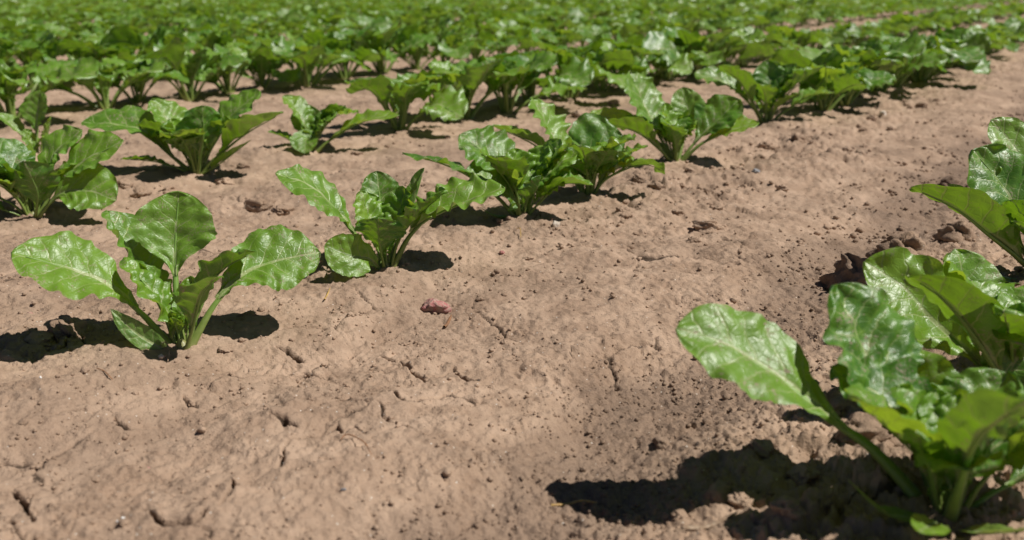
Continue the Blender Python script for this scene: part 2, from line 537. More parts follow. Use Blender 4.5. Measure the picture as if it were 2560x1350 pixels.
# ------------------------------------------------------------------ leaves
def spline(pts, n):
    P = np.array(pts, float)
    P = np.vstack([2 * P[0] - P[1], P, 2 * P[-1] - P[-2]])
    out = []
    for k in range(1, len(P) - 2):
        t = np.linspace(0, 1, 24, endpoint=False)[:, None]
        p0, p1, p2, p3 = P[k - 1], P[k], P[k + 1], P[k + 2]
        out.append(0.5 * ((2 * p1) + (-p0 + p2) * t + (2 * p0 - 5 * p1 + 4 * p2 - p3) * t ** 2 + (-p0 + 3 * p1 - 3 * p2 + p3) * t ** 3))
    out.append(P[-2][None, :])
    C = np.vstack(out)
    s = np.concatenate([[0], np.cumsum(np.linalg.norm(np.diff(C, axis=0), axis=1))])
    u = np.linspace(0, s[-1], n)
    return np.stack([np.interp(u, s, C[:, k]) for k in range(3)], 1), s[-1]

def nrmz(v):
    return v / np.maximum(np.linalg.norm(v, axis=-1, keepdims=True), 1e-9)

def leaf_geometry(ctrl, width, s0=0.42, fold=22, roll=0, ruf=0.16, puck=1.0, curl=0.0, seed=0, nu=54, nv=8, face=None, twist=0, narrow=False, ps=1.0):
    """ctrl: midrib points from the crown to the tip. Returns the blade's and the petiole's verts, faces and blade coordinates."""
    rng = np.random.RandomState(seed)
    N = 81
    C, L = spline(ctrl, N)
    T = nrmz(np.gradient(C, axis=0))
    hd = np.array([C[-1][0] - C[0][0], C[-1][1] - C[0][1], 0.0])
    hd = nrmz(hd) if np.linalg.norm(hd) > 1e-6 else np.array([0, 1.0, 0])
    ref = np.array(face, float) if face is not None else np.array([0, 0, 0.75]) - 0.85 * hd
    ref = nrmz(ref)
    n = nrmz(ref[None] - (T @ ref)[:, None] * T)
    b = np.cross(T, n)
    sfr = np.linspace(0, 1, N)
    ang = -R(roll) - R(twist) * sfr
    n, b = n * np.cos(ang)[:, None] + b * np.sin(ang)[:, None], b * np.cos(ang)[:, None] - n * np.sin(ang)[:, None]
    # blade
    t = np.linspace(0, 1, nu + 1)
    t = 1 - (1 - t) ** 1.15
    sb = s0 + (1 - s0) * t
    def smp(Afull):
        return np.stack([np.interp(sb, sfr, Afull[:, k]) for k in range(3)], 1)
    c, nn, bb = smp(C), nrmz(smp(n)), nrmz(smp(b))
    BL = L * (1 - s0)
    if narrow:
        w = np.sin(math.pi * np.clip(t, 0, 1) ** 0.9) ** 0.8
        w[0] = 0.15
    else:
        up = np.clip(t / 0.62, 0, 1)
        w = (0.07 + 0.93 * (up * up * (3 - 2 * up)) ** 0.95) * np.sqrt(np.clip(1 - np.clip((t - 0.40) / 0.60, 0, 1) ** 2.6, 0, 1))
    v = np.linspace(-1, 1, 2 * nv + 1)
    v = np.sign(v) * np.abs(v) ** 0.85
    Tm, Vm = np.meshgrid(t, v, indexing='ij')
    side = (Vm > 0).astype(float)
    ph = rng.uniform(0, 50)
    aV = np.abs(Vm)
    edge = 1 + 0.09 * perlin(Tm * 4 + ph, side * 7.3 + ph, seed) + 0.045 * perlin(Tm * 17 + ph, side * 3.7, seed + 2) * aV + 0.022 * np.sin(Tm * 85 + side * 2 + ph) * (0.6 + perlin(Tm * 9 + ph, side * 5, seed + 3)) * aV * sstep(0.02, 0.3, Tm)
    asym = 1 + 0.10 * rng.uniform(-1, 1) * np.sign(Vm)
    hw = 0.5 * width * w[:, None] * edge * asym
    fd = R(fold) * (1.25 - 0.75 * Tm)
    lat = hw * Vm * np.cos(fd)
    up = hw * aV * np.sin(fd) - curl * hw * aV ** 2
    fr = 4.0 + rng.uniform(0, 2.0)
    rw = np.sin(2 * math.pi * (fr * Tm + 0.35 * perlin(Tm * 3 + ph, side * 9 + ph, seed + 5)) + side * 1.9 + ph)
    rw2 = 1.6 * perlin(Tm * fr * 2.4 + ph, side * 5.5 - ph, seed + 6)
    rw = rw * (0.35 + 0.9 * np.clip(perlin(Tm * 3.2 + ph, side * 3.3 + 2, seed + 8) + 0.35, 0, 1))
    up = up + width * 0.34 * ruf * aV ** 2.6 * (rw + 0.6 * rw2) * np.clip(1.5 * np.sin(math.pi * np.clip(Tm, 0, 1)) + 0.25, 0, 1)
    sv_ = (Tm - 0.40 * aV * width / BL) * 6.5 + side * 0.45
    up = up + puck * width * 0.030 * (np.abs(np.sin(math.pi * sv_)) - 0.5) * np.sin(math.pi * np.clip(aV, 0, 1)) * np.clip(w[:, None] * 1.2, 0, 1)
    up = up + puck * width * 0.030 * perlin(Tm * 6 + ph, Vm * 2.6 + ph, seed + 9)
    sh = width * 0.02 * perlin(Tm * 5 + ph, Vm * 2 - ph, seed + 11)
    BV = c[:, None, :] + bb[:, None, :] * lat[..., None] + nn[:, None, :] * up[..., None] + nrmz(np.gradient(c, axis=0))[:, None, :] * (sh - 0.12 * hw * aV ** 2)[..., None]
    cols = 2 * nv + 1
    i = (np.arange(nu)[:, None] * cols + np.arange(cols - 1)[None, :]).ravel()
    BQ = np.stack([i, i + 1, i + cols + 1, i + cols], 1)
    BUV = np.stack([Tm.ravel(), (lat / BL).ravel() + 0.5], 1)
    # petiole, running on as the rib under the blade
    m = 6
    spn = np.concatenate([np.linspace(0, s0, 9), np.linspace(s0, 0.93, 8)[1:]])
    pc = np.stack([np.interp(spn, sfr, C[:, k]) for k in range(3)], 1)
    pn = nrmz(np.stack([np.interp(spn, sfr, n[:, k]) for k in range(3)], 1))
    pb = nrmz(np.stack([np.interp(spn, sfr, b[:, k]) for k in range(3)], 1))
    r = np.interp(spn, [0, 0.08, s0, 0.93], [0.0042, 0.0031, 0.0019, 0.0004]) * np.clip(L / 0.13, 0.45, 1.25) * ps
    a = np.arange(m) / m * 2 * math.pi
    off = np.interp(spn, [0, s0 * 0.8, s0 + 0.05, 1], [0, 0, 0.85, 0.9])
    PV = pc[:, None, :] + (pb[:, None, :] * np.cos(a)[None, :, None] * 1.15 + pn[:, None, :] * (np.sin(a)[None, :, None] * 0.85 - off[:, None, None])) * r[:, None, None]
    k = len(spn)
    i = np.arange(k - 1)[:, None] * m + np.arange(m)[None, :]
    j = np.arange(k - 1)[:, None] * m + (np.arange(m)[None, :] + 1) % m
    PQ = np.stack([i, j, j + m, i + m], -1).reshape(-1, 4)
    PUV = np.repeat(np.stack([spn, np.full(k, 0.5)], 1), m, axis=0)
    return BV.reshape(-1, 3), BQ, BUV, PV.reshape(-1, 3), PQ, PUV

def crown_mesh(rad=0.0075):
    prof = [(0.9, -0.014), (1.0, -0.006), (0.8, -0.001), (0.5, 0.004), (0.15, 0.006)]
    m = 8
    V, Q = [], []
    for k, (r, z) in enumerate(prof):
        for j in range(m):
            a = 2 * math.pi * j / m
            rr = rad * r * (1 + 0.12 * math.sin(3 * a + k))
            V.append((rr * math.cos(a), rr * math.sin(a), z))
    for k in range(len(prof) - 1):
        for j in range(m):
            Q.append((k * m + j, k * m + (j + 1) % m, (k + 1) * m + (j + 1) % m, (k + 1) * m + j))
    V.append((0, 0, 0.0065))
    t = [((len(prof) - 1) * m + j, (len(prof) - 1) * m + (j + 1) % m, len(V) - 1) for j in range(m)]
    uv = np.stack([np.full(len(V), 0.03), np.full(len(V), 0.5)], 1)
    return mesh_np('crown', np.array(V), np.array(Q), [STALK], uv=uv, tris=np.array(t))
CROWN = crown_mesh()

MATS = {'leaf': LEAF, 'young': YOUNG, 'old': OLD}
def add_leaf(parent, ctrl, mat='leaf', **kw):
    BV, BQ, BUV, PV, PQ, PUV = leaf_geometry(ctrl, **kw)
    lf = link('leaf', mesh_np('leaf', BV, BQ, [MATS[mat]], uv=BUV), parent)
    link('petiole', mesh_np('petiole', PV, PQ, [STALK], uv=PUV), lf)
    return lf

def heart_leaves(parent, n, size, seed, lean=(0, 0)):
    """the crumpled young leaves in the middle of a plant"""
    rng = random.Random(seed)
    for k in range(n):
        a = rng.uniform(0, 6.28) + k * 2.4
        l = size * rng.uniform(0.55, 1.0)
        o = l * rng.uniform(0.12, 0.45)
        tip = np.array([math.cos(a) * o + lean[0] * l, math.sin(a) * o + lean[1] * l, l])
        midp = tip * 0.5 + np.array([-math.cos(a), -math.sin(a), 0]) * l * 0.05
        add_leaf(parent, [(math.cos(a) * 0.003, math.sin(a) * 0.003, 0.002), midp, tip], 'young', width=l * rng.uniform(0.38, 0.55), s0=0.30, fold=28, ruf=0.30, puck=2.4, seed=seed * 31 + k, nu=26, nv=6, ps=0.8)

# ------------------------------------------------------------------ plants copied from the photograph leaf by leaf
PLANTS = []
def beet(base_px, leaves, label, hearts=3, hsize=0.045, seed=0, group='sugar beet plants in the field', fill=5):
    g = ground_pt(*base_px)
    root = link('sugar_beet_plant', None)
    root.location = g
    root.empty_display_size = 0.03
    tag(root, label, 'plant', group)
    link('crown', CROWN, root)
    for k, lf in enumerate(leaves):
        lf = dict(lf)
        pts = lf.pop('m')
        w = lf.pop('w')
        ctrl = []
        for (px, py, dy) in pts:
            ctrl.append(at_y(px, py, g.y + dy) - g)
        d = ctrl[0].copy(); d.z = 0
        if d.length > 1e-6: d.normalize()
        ctrl = [Vector((d.x * 0.004, d.y * 0.004, -0.004))] + ctrl
        sc = (g.y + pts[-1][2]) / F
        mat = lf.pop('mat', 'leaf')
        lf['fold'] = lf.get('fold', 20) + 7
        lf['puck'] = lf.get('puck', 1.0) * 1.05
        lf['s0'] = lf.get('s0', .42) - (0 if lf.get('narrow') else .08)
        add_leaf(root, [tuple(c) for c in ctrl], mat, width=w * sc * (1.2 if base_px[1] < 900 else 1.08), seed=seed * 100 + k, **lf)
    rg = random.Random(seed + 900)
    for k in range(fill):                                  # the shorter inner leaves
        az = rg.uniform(0, 6.28) + k * 2.4
        ln = rg.uniform(.075, .105)
        el = R(rg.uniform(48, 70))
        ca, sa = math.cos(az), math.sin(az)
        pts = [(ca * .004, sa * .004, -.004)] + [(ca * d * math.cos(e), sa * d * math.cos(e), d * math.sin(e)) for d, e in ((ln * .36, el + R(8)), (ln * .7, el), (ln, el - R(rg.uniform(4, 18))))]
        add_leaf(root, pts, 'young' if k % 2 else 'leaf', width=ln * rg.uniform(.48, .62), s0=.30, fold=rg.uniform(16, 32), roll=rg.uniform(-20, 20), ruf=rg.uniform(.2, .32), puck=1.8, seed=seed * 77 + k, nu=34, nv=6, ps=.8)
    if hearts:
        heart_leaves(root, hearts, hsize * 1.15, seed + 500)
    PLANTS.append(g)
    return root

TOCAM = (0.0, -0.9, 0.5)
# front row, from the plant in the open soil to the ones that merge
beet((455, 868), [
    dict(m=[(308, 738, -.005), (190, 678, -.012), (94, 648, -.018), (28, 632, -.022)], w=205, s0=.40, roll=24, fold=10, ruf=.13, curl=.10),
    dict(m=[(440, 720, .014), (438, 610, .028), (447, 478, .040)], w=185, s0=.55, fold=14, ruf=.09, roll=-4),
    dict(m=[(395, 745, .018), (330, 640, .030), (262, 528, .042)], w=150, s0=.36, fold=34, ruf=.28, roll=-20, puck=2.0),
    dict(m=[(415, 780, .000), (368, 715, .002), (308, 645, .004)], w=125, s0=.22, mat='young', fold=14, ruf=.25, puck=3.0),
    dict(m=[(560, 728, .020), (660, 662, .040), (800, 632, .055)], w=170, s0=.42, roll=-34, fold=12, ruf=.14, curl=.15),
    dict(m=[(498, 770, .012), (548, 680, .020), (640, 628, .024)], w=125, s0=.36, roll=30, fold=30, ruf=.22),
    dict(m=[(490, 780, -.012), (508, 725, -.026), (545, 692, -.036)], w=120, s0=.30, fold=32, ruf=.20, curl=.2),
    dict(m=[(400, 868, -.012), (335, 828, -.016), (276, 772, -.014)], w=52, s0=.12, mat='old', narrow=True, fold=6, ruf=.05, face=TOCAM),
    dict(m=[(468, 790, .004), (480, 740, .010), (475, 690, .016)], w=70, s0=.3, mat='young', fold=25, ruf=.25, puck=2.2),
], 'lone sugar beet plant with two long side leaves and one upright leaf, beside cracked soil', hearts=2, hsize=.032, seed=1, fill=0)

beet((965, 670), [
    dict(m=[(900, 600, -.006), (838, 520, -.012), (765, 462, -.018), (690, 432, -.022)], w=150, s0=.42, roll=22, fold=12, ruf=.13, curl=.12),
    dict(m=[(955, 580, .020), (950, 505, .034), (942, 428, .046)], w=100, s0=.42, fold=16, ruf=.12),
    dict(m=[(940, 605, .008), (925, 545, .014), (900, 478, .020)], w=100, s0=.34, mat='young', fold=14, ruf=.25, puck=2.6),
    dict(m=[(953, 630, -.014), (946, 590, -.024), (946, 545, -.030)], w=125, s0=.44, fold=20, ruf=.20, roll=4),
    dict(m=[(925, 648, -.016), (880, 640, -.026), (812, 612, -.030)], w=105, s0=.22, mat='young', fold=8, ruf=.08, face=(0.1, -0.8, .6), roll=10),
    dict(m=[(1040, 566, .004), (1120, 520, .008), (1190, 495, .010), (1262, 470, .012)], w=150, s0=.38, fold=30, ruf=.16, roll=-16, curl=.08),
    dict(m=[(1000, 580, .016), (1035, 500, .026), (1060, 420, .036)], w=70, s0=.40, fold=34, ruf=.16, roll=20),
    dict(m=[(985, 590, .010), (1000, 530, .018), (1008, 465, .024)], w=95, s0=.30, mat='young', fold=20, ruf=.28, puck=2.4),
    dict(m=[(935, 700, -.024), (910, 702, -.030), (885, 708, -.034)], w=22, s0=.2, mat='old', narrow=True, fold=10, ruf=.02),
], 'sugar beet plant with a long glossy leaf on either side, behind the reddish stone', hearts=3, hsize=.036, seed=2, fill=1)

beet((1305, 542), [
    dict(m=[(1215, 465, .002), (1120, 412, .002), (1006, 384, .002)], w=125, s0=.34, roll=-8, fold=16, ruf=.14, curl=.25),
    dict(m=[(1275, 455, .022), (1228, 392, .034), (1150, 338, .042)], w=140, s0=.40, roll=14, fold=10, ruf=.16),
    dict(m=[(1312, 470, .008), (1300, 430, .012), (1280, 372, .018)], w=120, s0=.24, mat='young', fold=16, ruf=.28, puck=2.6),
    dict(m=[(1330, 470, .014), (1345, 420, .022), (1372, 365, .028)], w=90, s0=.30, mat='young', fold=24, ruf=.28, puck=2.2),
    dict(m=[(1280, 500, -.012), (1262, 480, -.022), (1240, 470, -.034)], w=95, s0=.30, fold=12, ruf=.18, face=(0, -.7, .7)),
    dict(m=[(1345, 510, -.006), (1400, 460, -.012), (1482, 462, -.016)], w=80, s0=.34, fold=30, ruf=.10, roll=-5),
    dict(m=[(1318, 500, -.010), (1340, 475, -.018), (1352, 440, -.022)], w=75, s0=.35, fold=20, ruf=.2),
    dict(m=[(1330, 480, .020), (1365, 410, .030), (1402, 348, .036)], w=95, s0=.36, fold=18, ruf=.2),
    dict(m=[(1265, 485, .006), (1215, 445, .004), (1165, 425, .0)], w=100, s0=.36, fold=14, ruf=.22, roll=25),
    dict(m=[(1335, 505, -.002), (1380, 470, .0), (1425, 425, .004)], w=85, s0=.36, fold=18, ruf=.24, roll=-20),
    dict(m=[(1270, 545, -.010), (1235, 540, -.012), (1200, 518, -.010)], w=26, s0=.12, mat='old', narrow=True, fold=8, ruf=.03),
], 'bushy sugar beet plant standing beside the small cream pebble', hearts=5, hsize=.046, seed=3)

beet((1472, 487), [
    dict(m=[(1430, 440, .014), (1400, 390, .028), (1372, 320, .040), (1328, 244, .050)], w=125, s0=.46, fold=12, ruf=.16, roll=-6),
    dict(m=[(1420, 430, .016), (1340, 362, .026), (1232, 314, .030)], w=85, s0=.40, fold=26, ruf=.12, roll=-14),
    dict(m=[(1448, 440, .002), (1445, 402, .006), (1490, 368, .008), (1560, 348, .006)], w=150, s0=.34, fold=8, ruf=.12, face=(0.0, -.75, .65)),
    dict(m=[(1510, 452, -.008), (1570, 418, -.014), (1625, 412, -.016), (1662, 436, -.018)], w=56, s0=.50, fold=22, ruf=.12),
    dict(m=[(1475, 450, -.008), (1440, 420, -.014), (1395, 405, -.018)], w=75, s0=.35, fold=24, ruf=.20, mat='leaf'),
    dict(m=[(1478, 445, .010), (1490, 405, .018), (1508, 375, .022)], w=70, s0=.35, mat='young', fold=24, ruf=.28, puck=2.2),
    dict(m=[(1500, 455, .006), (1535, 425, .010), (1585, 395, .014)], w=85, s0=.34, mat='young', fold=18, ruf=.26, puck=2),
    dict(m=[(1455, 455, -.004), (1425, 435, -.006), (1385, 432, -.010)], w=70, s0=.36, fold=18, ruf=.22, roll=20),
    dict(m=[(1420, 505, -.012), (1400, 508, -.016), (1375, 520, -.018)], w=28, s0=.12, mat='old', narrow=True, fold=8, ruf=.03),
    dict(m=[(1505, 450, .012), (1545, 405, .020), (1580, 380, .022)], w=85, s0=.38, fold=22, ruf=.2),
], 'sugar beet plant with a pointed upright leaf and one low arching leaf', hearts=5, hsize=.048, seed=4)

beet((1690, 406), [
    dict(m=[(1655, 350, .016), (1618, 280, .034), (1575, 178, .050)], w=120, s0=.36, fold=14, ruf=.12, roll=8),
    dict(m=[(1640, 350, .016), (1560, 305, .030), (1474, 284, .036)], w=70, s0=.40, fold=12, ruf=.12, mat='young', roll=15),
    dict(m=[(1645, 368, -.010), (1590, 328, -.020), (1510, 308, -.026)], w=95, s0=.34, fold=16, ruf=.12, roll=-20),
    dict(m=[(1685, 365, .002), (1675, 320, .006), (1660, 258, .012)], w=85, s0=.26, mat='young', fold=16, ruf=.28, puck=2.8),
    dict(m=[(1708, 350, .020), (1722, 290, .036), (1704, 220, .050)], w=78, s0=.46, fold=14, ruf=.10),
    dict(m=[(1735, 358, .006), (1785, 308, .012), (1850, 248, .018)], w=120, s0=.38, fold=14, ruf=.10, roll=-25),
    dict(m=[(1755, 358, -.004), (1820, 328, -.008), (1898, 308, -.010)], w=80, s0=.48, fold=12, ruf=.14, roll=-18, mat='young'),
    dict(m=[(1692, 375, -.014), (1685, 345, -.024), (1680, 312, -.030)], w=38, s0=.35, fold=24, ruf=.08),
    dict(m=[(1700, 360, .004), (1722, 328, .008), (1740, 300, .012)], w=70, s0=.26, mat='young', fold=22, ruf=.3, puck=2.8),
], 'sugar beet plant with one tall dark upright leaf and round leaves on the bare side', hearts=5, hsize=.048, seed=5)

beet((1915, 308), [
    dict(m=[(1875, 258, .010), (1815, 208, .022), (1736, 186, .030)], w=80, s0=.38, fold=12, ruf=.16, roll=20),
    dict(m=[(1885, 262, -.010), (1850, 205, -.020), (1798, 164, -.026)], w=85, s0=.36, fold=18, ruf=.12, roll=-10),
    dict(m=[(1918, 250, .016), (1925, 205, .028), (1922, 150, .036)], w=80, s0=.36, fold=16, ruf=.16),
    dict(m=[(1945, 262, -.006), (1985, 218, -.014), (2058, 168, -.020)], w=95, s0=.34, fold=24, ruf=.14, roll=8),
    dict(m=[(1925, 262, .006), (1945, 215, .012), (1990, 160, .018)], w=70, s0=.34, fold=22, ruf=.2),
    dict(m=[(1965, 276, .000), (2020, 240, .002), (2085, 232, .004)], w=60, s0=.40, fold=16, ruf=.16),
    dict(m=[(1900, 270, .016), (1880, 225, .030), (1860, 178, .040)], w=75, s0=.4, fold=14, ruf=.14),
], 'sugar beet plant where the front row begins to close up, dark leaf undersides on show', hearts=5, hsize=.050, seed=6)

# the row on the right
beet((2368, 1292), [
    dict(m=[(2187, 1128, .018), (2050, 1022, .028), (1925, 925, .036), (1790, 850, .040), (1690, 822, .042)], w=290, s0=.46, roll=20, fold=12, ruf=.12, curl=.10),
    dict(m=[(2290, 1120, .030), (2195, 950, .045), (2140, 835, .056), (2085, 712, .064)], w=320, s0=.42, roll=6, fold=18, ruf=.18, puck=1.9),
    dict(m=[(2325, 1150, .004), (2290, 1060, .010), (2240, 965, .016)], w=250, s0=.22, mat='young', fold=18, ruf=.28, puck=2.6),
    dict(m=[(2360, 1160, .020), (2350, 1060, .030), (2310, 960, .038)], w=240, s0=.26, mat='young', fold=20, ruf=.28, puck=2.4),
    dict(m=[(2405, 1190, -.030), (2440, 1100, -.056), (2500, 1045, -.074), (2610, 1000, -.084)], w=205, s0=.34, fold=28, ruf=.42, puck=2.6, roll=4),
    dict(m=[(2470, 1240, .004), (2560, 1190, .008), (2720, 1110, .010)], w=220, s0=.5, fold=14, ruf=.12),
    dict(m=[(2270, 1296, -.014), (2205, 1278, -.022), (2120, 1200, -.016)], w=70, s0=.12, mat='old', narrow=True, fold=8, ruf=.04),
    dict(m=[(2340, 1310, -.030), (2318, 1318, -.052), (2296, 1330, -.066)], w=110, s0=.3, mat='young', fold=8, ruf=.05, face=(0, -.3, .9)),
    dict(m=[(2335, 1130, .030), (2285, 990, .050), (2240, 860, .064)], w=230, s0=.34, fold=20, ruf=.24, puck=1.8, mat='young'),
    dict(m=[(2400, 1150, .020), (2445, 1040, .034), (2520, 930, .046)], w=240, s0=.34, fold=18, ruf=.22, puck=1.6),
    dict(m=[(2425, 1190, .000), (2500, 1110, .002), (2620, 1040, .004)], w=240, s0=.34, fold=20, ruf=.24, roll=-20),
    dict(m=[(2360, 1170, .014), (2350, 1080, .022), (2330, 1010, .030)], w=200, s0=.30, fold=24, ruf=.3, puck=2.2, mat='young'),
    dict(m=[(2370, 1150, .006), (2385, 1060, .012), (2400, 985, .018)], w=150, s0=.3, mat='young', fold=24, ruf=.32, puck=2.8),
    dict(m=[(2330, 1190, -.012), (2310, 1130, -.024), (2290, 1080, -.034)], w=150, s0=.3, fold=26, ruf=.26, puck=2.0),
    dict(m=[(2450, 1330, -.030), (2520, 1330, -.045), (2600, 1320, -.05)], w=90, s0=.2, mat='old', narrow=True, fold=8, ruf=.05),
], 'large soft-focus sugar beet plant among clods with a long leaf over bare strip', hearts=5, hsize=.055, seed=7)

beet((2530, 985), [
    dict(m=[(2440, 900, .004), (2330, 800, .010), (2260, 720, .018), (2160, 655, .026)], w=215, s0=.28, mat='young', fold=20, ruf=.20, face=(.1, -.85, .5)),
    dict(m=[(2495, 930, -.020), (2420, 815, -.030), (2345, 735, -.036), (2270, 690, -.040)], w=200, s0=.30, fold=20, ruf=.10, roll=-16),
    dict(m=[(2490, 860, .030), (2432, 755, .046), (2388, 622, .060)], w=195, s0=.34, fold=12, ruf=.14, roll=8),
    dict(m=[(2490, 1000, -.02), (2520, 930, -.016), (2565, 860, -.010), (2640, 775, .0)], w=230, s0=.22, fold=10, ruf=.13, face=(0.1, -.75, .7)),
    dict(m=[(2560, 880, .02), (2600, 780, .03), (2640, 700, .04)], w=170, s0=.36, fold=14, ruf=.13),
    dict(m=[(2520, 880, .014), (2490, 820, .024), (2470, 760, .032)], w=130, s0=.28, mat='young', fold=20, ruf=.28, puck=2.4),
    dict(m=[(2600, 920, -.02), (2680, 860, -.03), (2780, 840, -.04)], w=170, s0=.36, fold=14, ruf=.13),
], 'sugar beet plant with a folded dark leaf, behind the large soft-focus plant', hearts=5, hsize=.055, seed=8)

beet((2615, 700), [
    dict(m=[(2545, 640, -.008), (2480, 590, -.014), (2390, 520, -.020), (2276, 468, -.024)], w=135, s0=.24, fold=26, ruf=.12, roll=-22),
    dict(m=[(2575, 600, .008), (2525, 495, .018), (2480, 430, .026), (2432, 376, .032)], w=185, s0=.36, fold=14, ruf=.2, face=(.1, -.85, .5)),
    dict(m=[(2600, 560, .024), (2560, 420, .040), (2522, 350, .050), (2478, 300, .056)], w=140, s0=.42, fold=12, ruf=.18, face=(.1, -.85, .5)),
    dict(m=[(2555, 620, .012), (2480, 545, .022), (2370, 462, .030)], w=100, s0=.30, fold=22, ruf=.12, roll=-25),
    dict(m=[(2520, 705, -.020), (2480, 690, -.028), (2440, 650, -.026)], w=48, s0=.12, mat='old', narrow=True, fold=8, ruf=.03),
    dict(m=[(2650, 600, .0), (2720, 540, .0), (2800, 520, .0)], w=150, s0=.36, fold=14, ruf=.13),
    dict(m=[(2600, 620, -.012), (2570, 580, -.024), (2540, 555, -.030)], w=110, s0=.3, fold=24, ruf=.2),
], 'sugar beet plant behind the big clods with two serrated bright leaves', hearts=5, hsize=.055, seed=9)

# second row
beet((82, 540), [
    dict(m=[(150, 485, -.006), (225, 478, -.014), (290, 502, -.022)], w=120, s0=.34, fold=8, ruf=.10, face=(0, -.75, .65)),
    dict(m=[(95, 490, -.016), (82, 450, -.026), (60, 402, -.032)], w=105, s0=.30, fold=10, ruf=.12),
    dict(m=[(140, 465, .010), (215, 400, .016), (308, 352, .020)], w=130, s0=.38, fold=10, ruf=.13, roll=-28),
    dict(m=[(115, 455, .022), (140, 380, .036), (205, 325, .046)], w=95, s0=.42, fold=12, ruf=.14, roll=-12),
    dict(m=[(60, 470, .006), (20, 420, .012), (-40, 350, .018)], w=125, s0=.36, fold=12, ruf=.14, roll=15),
    dict(m=[(30, 510, -.006), (-30, 480, -.010), (-110, 440, -.012)], w=100, s0=.45, fold=14, ruf=.12),
    dict(m=[(105, 480, .004), (128, 440, .008), (140, 385, .012)], w=70, s0=.24, mat='young', fold=16, ruf=.28, puck=2.6),
    dict(m=[(40, 535, -.010), (-5, 518, -.016), (-60, 490, -.018)], w=70, s0=.5, fold=14, ruf=.1),
], 'sugar beet plant with wide dark leaf held low over soil in second row', hearts=5, hsize=.055, seed=10, fill=8)

beet((90, 396), [
    dict(m=[(92, 350, .006), (94, 300, .014), (100, 226, .024)], w=76, s0=.44, fold=18, ruf=.10),
    dict(m=[(82, 370, .0), (72, 350, .002), (62, 322, .004)], w=44, s0=.25, mat='young', fold=16, ruf=.3, puck=3),
    dict(m=[(105, 370, .004), (118, 340, .008), (128, 292, .012)], w=50, s0=.3, mat='young', fold=24, ruf=.24, puck=2),
    dict(m=[(70, 355, .006), (30, 315, .012), (-10, 282, .016)], w=50, s0=.4, fold=20, ruf=.1),
], 'small thin sugar beet plant with one upright spoon-shaped leaf', hearts=1, hsize=.026, seed=11, fill=0)

beet((492, 434), [
    dict(m=[(425, 385, .008), (345, 322, .018), (205, 305, .026)], w=115, s0=.30, fold=14, ruf=.10, roll=16),
    dict(m=[(500, 390, -.018), (508, 340, -.028), (506, 264, -.034)], w=112, s0=.40, fold=12, ruf=.10),
    dict(m=[(545, 388, -.004), (615, 332, -.010), (708, 282, -.014)], w=120, s0=.34, fold=26, ruf=.10, roll=4),
    dict(m=[(530, 365, .018), (580, 290, .032), (650, 228, .044)], w=110, s0=.40, fold=14, ruf=.14, roll=-14),
    dict(m=[(465, 370, .018), (425, 310, .030), (380, 248, .042)], w=100, s0=.34, fold=16, ruf=.18, puck=1.8),
    dict(m=[(440, 418, -.008), (385, 402, -.014), (300, 398, -.018)], w=62, s0=.42, fold=14, ruf=.10),
    dict(m=[(480, 390, .002), (455, 345, .006), (420, 300, .008)], w=95, s0=.24, mat='young', fold=16, ruf=.28, puck=2.6),
    dict(m=[(515, 390, .006), (545, 340, .012), (575, 290, .018)], w=80, s0=.3, mat='young', fold=24, ruf=.28, puck=2.4),
    dict(m=[(545, 410, -.014), (580, 385, -.020), (628, 350, -.024)], w=42, s0=.25, mat='young', fold=20, ruf=.05, narrow=True),
], 'full sugar beet plant with a dark broad leaf turned underside out at its centre', hearts=6, hsize=.060, seed=12, fill=9)

beet((778, 380), [
    dict(m=[(770, 345, .010), (764, 310, .018), (758, 260, .026)], w=75, s0=.26, fold=14, ruf=.18, puck=1.8),
    dict(m=[(772, 355, -.012), (765, 350, -.022), (762, 384, -.040)], w=66, s0=.3, fold=14, ruf=.10, face=(0, -.8, .5)),
    dict(m=[(830, 345, .002), (900, 305, .006), (998, 288, .008)], w=78, s0=.30, fold=14, ruf=.13, roll=-10, mat='young'),
    dict(m=[(790, 345, .012), (815, 310, .020), (850, 275, .028)], w=66, s0=.32, fold=22, ruf=.18),
    dict(m=[(740, 360, -.002), (705, 340, -.004), (670, 330, -.006)], w=52, s0=.4, fold=16, ruf=.1),
    dict(m=[(790, 350, .0), (800, 325, .004), (815, 295, .008)], w=60, s0=.25, mat='young', fold=24, ruf=.3, puck=2.6),
], 'small sugar beet plant with a pale leaf stretched level to one side', hearts=4, hsize=.040, seed=13, fill=4)

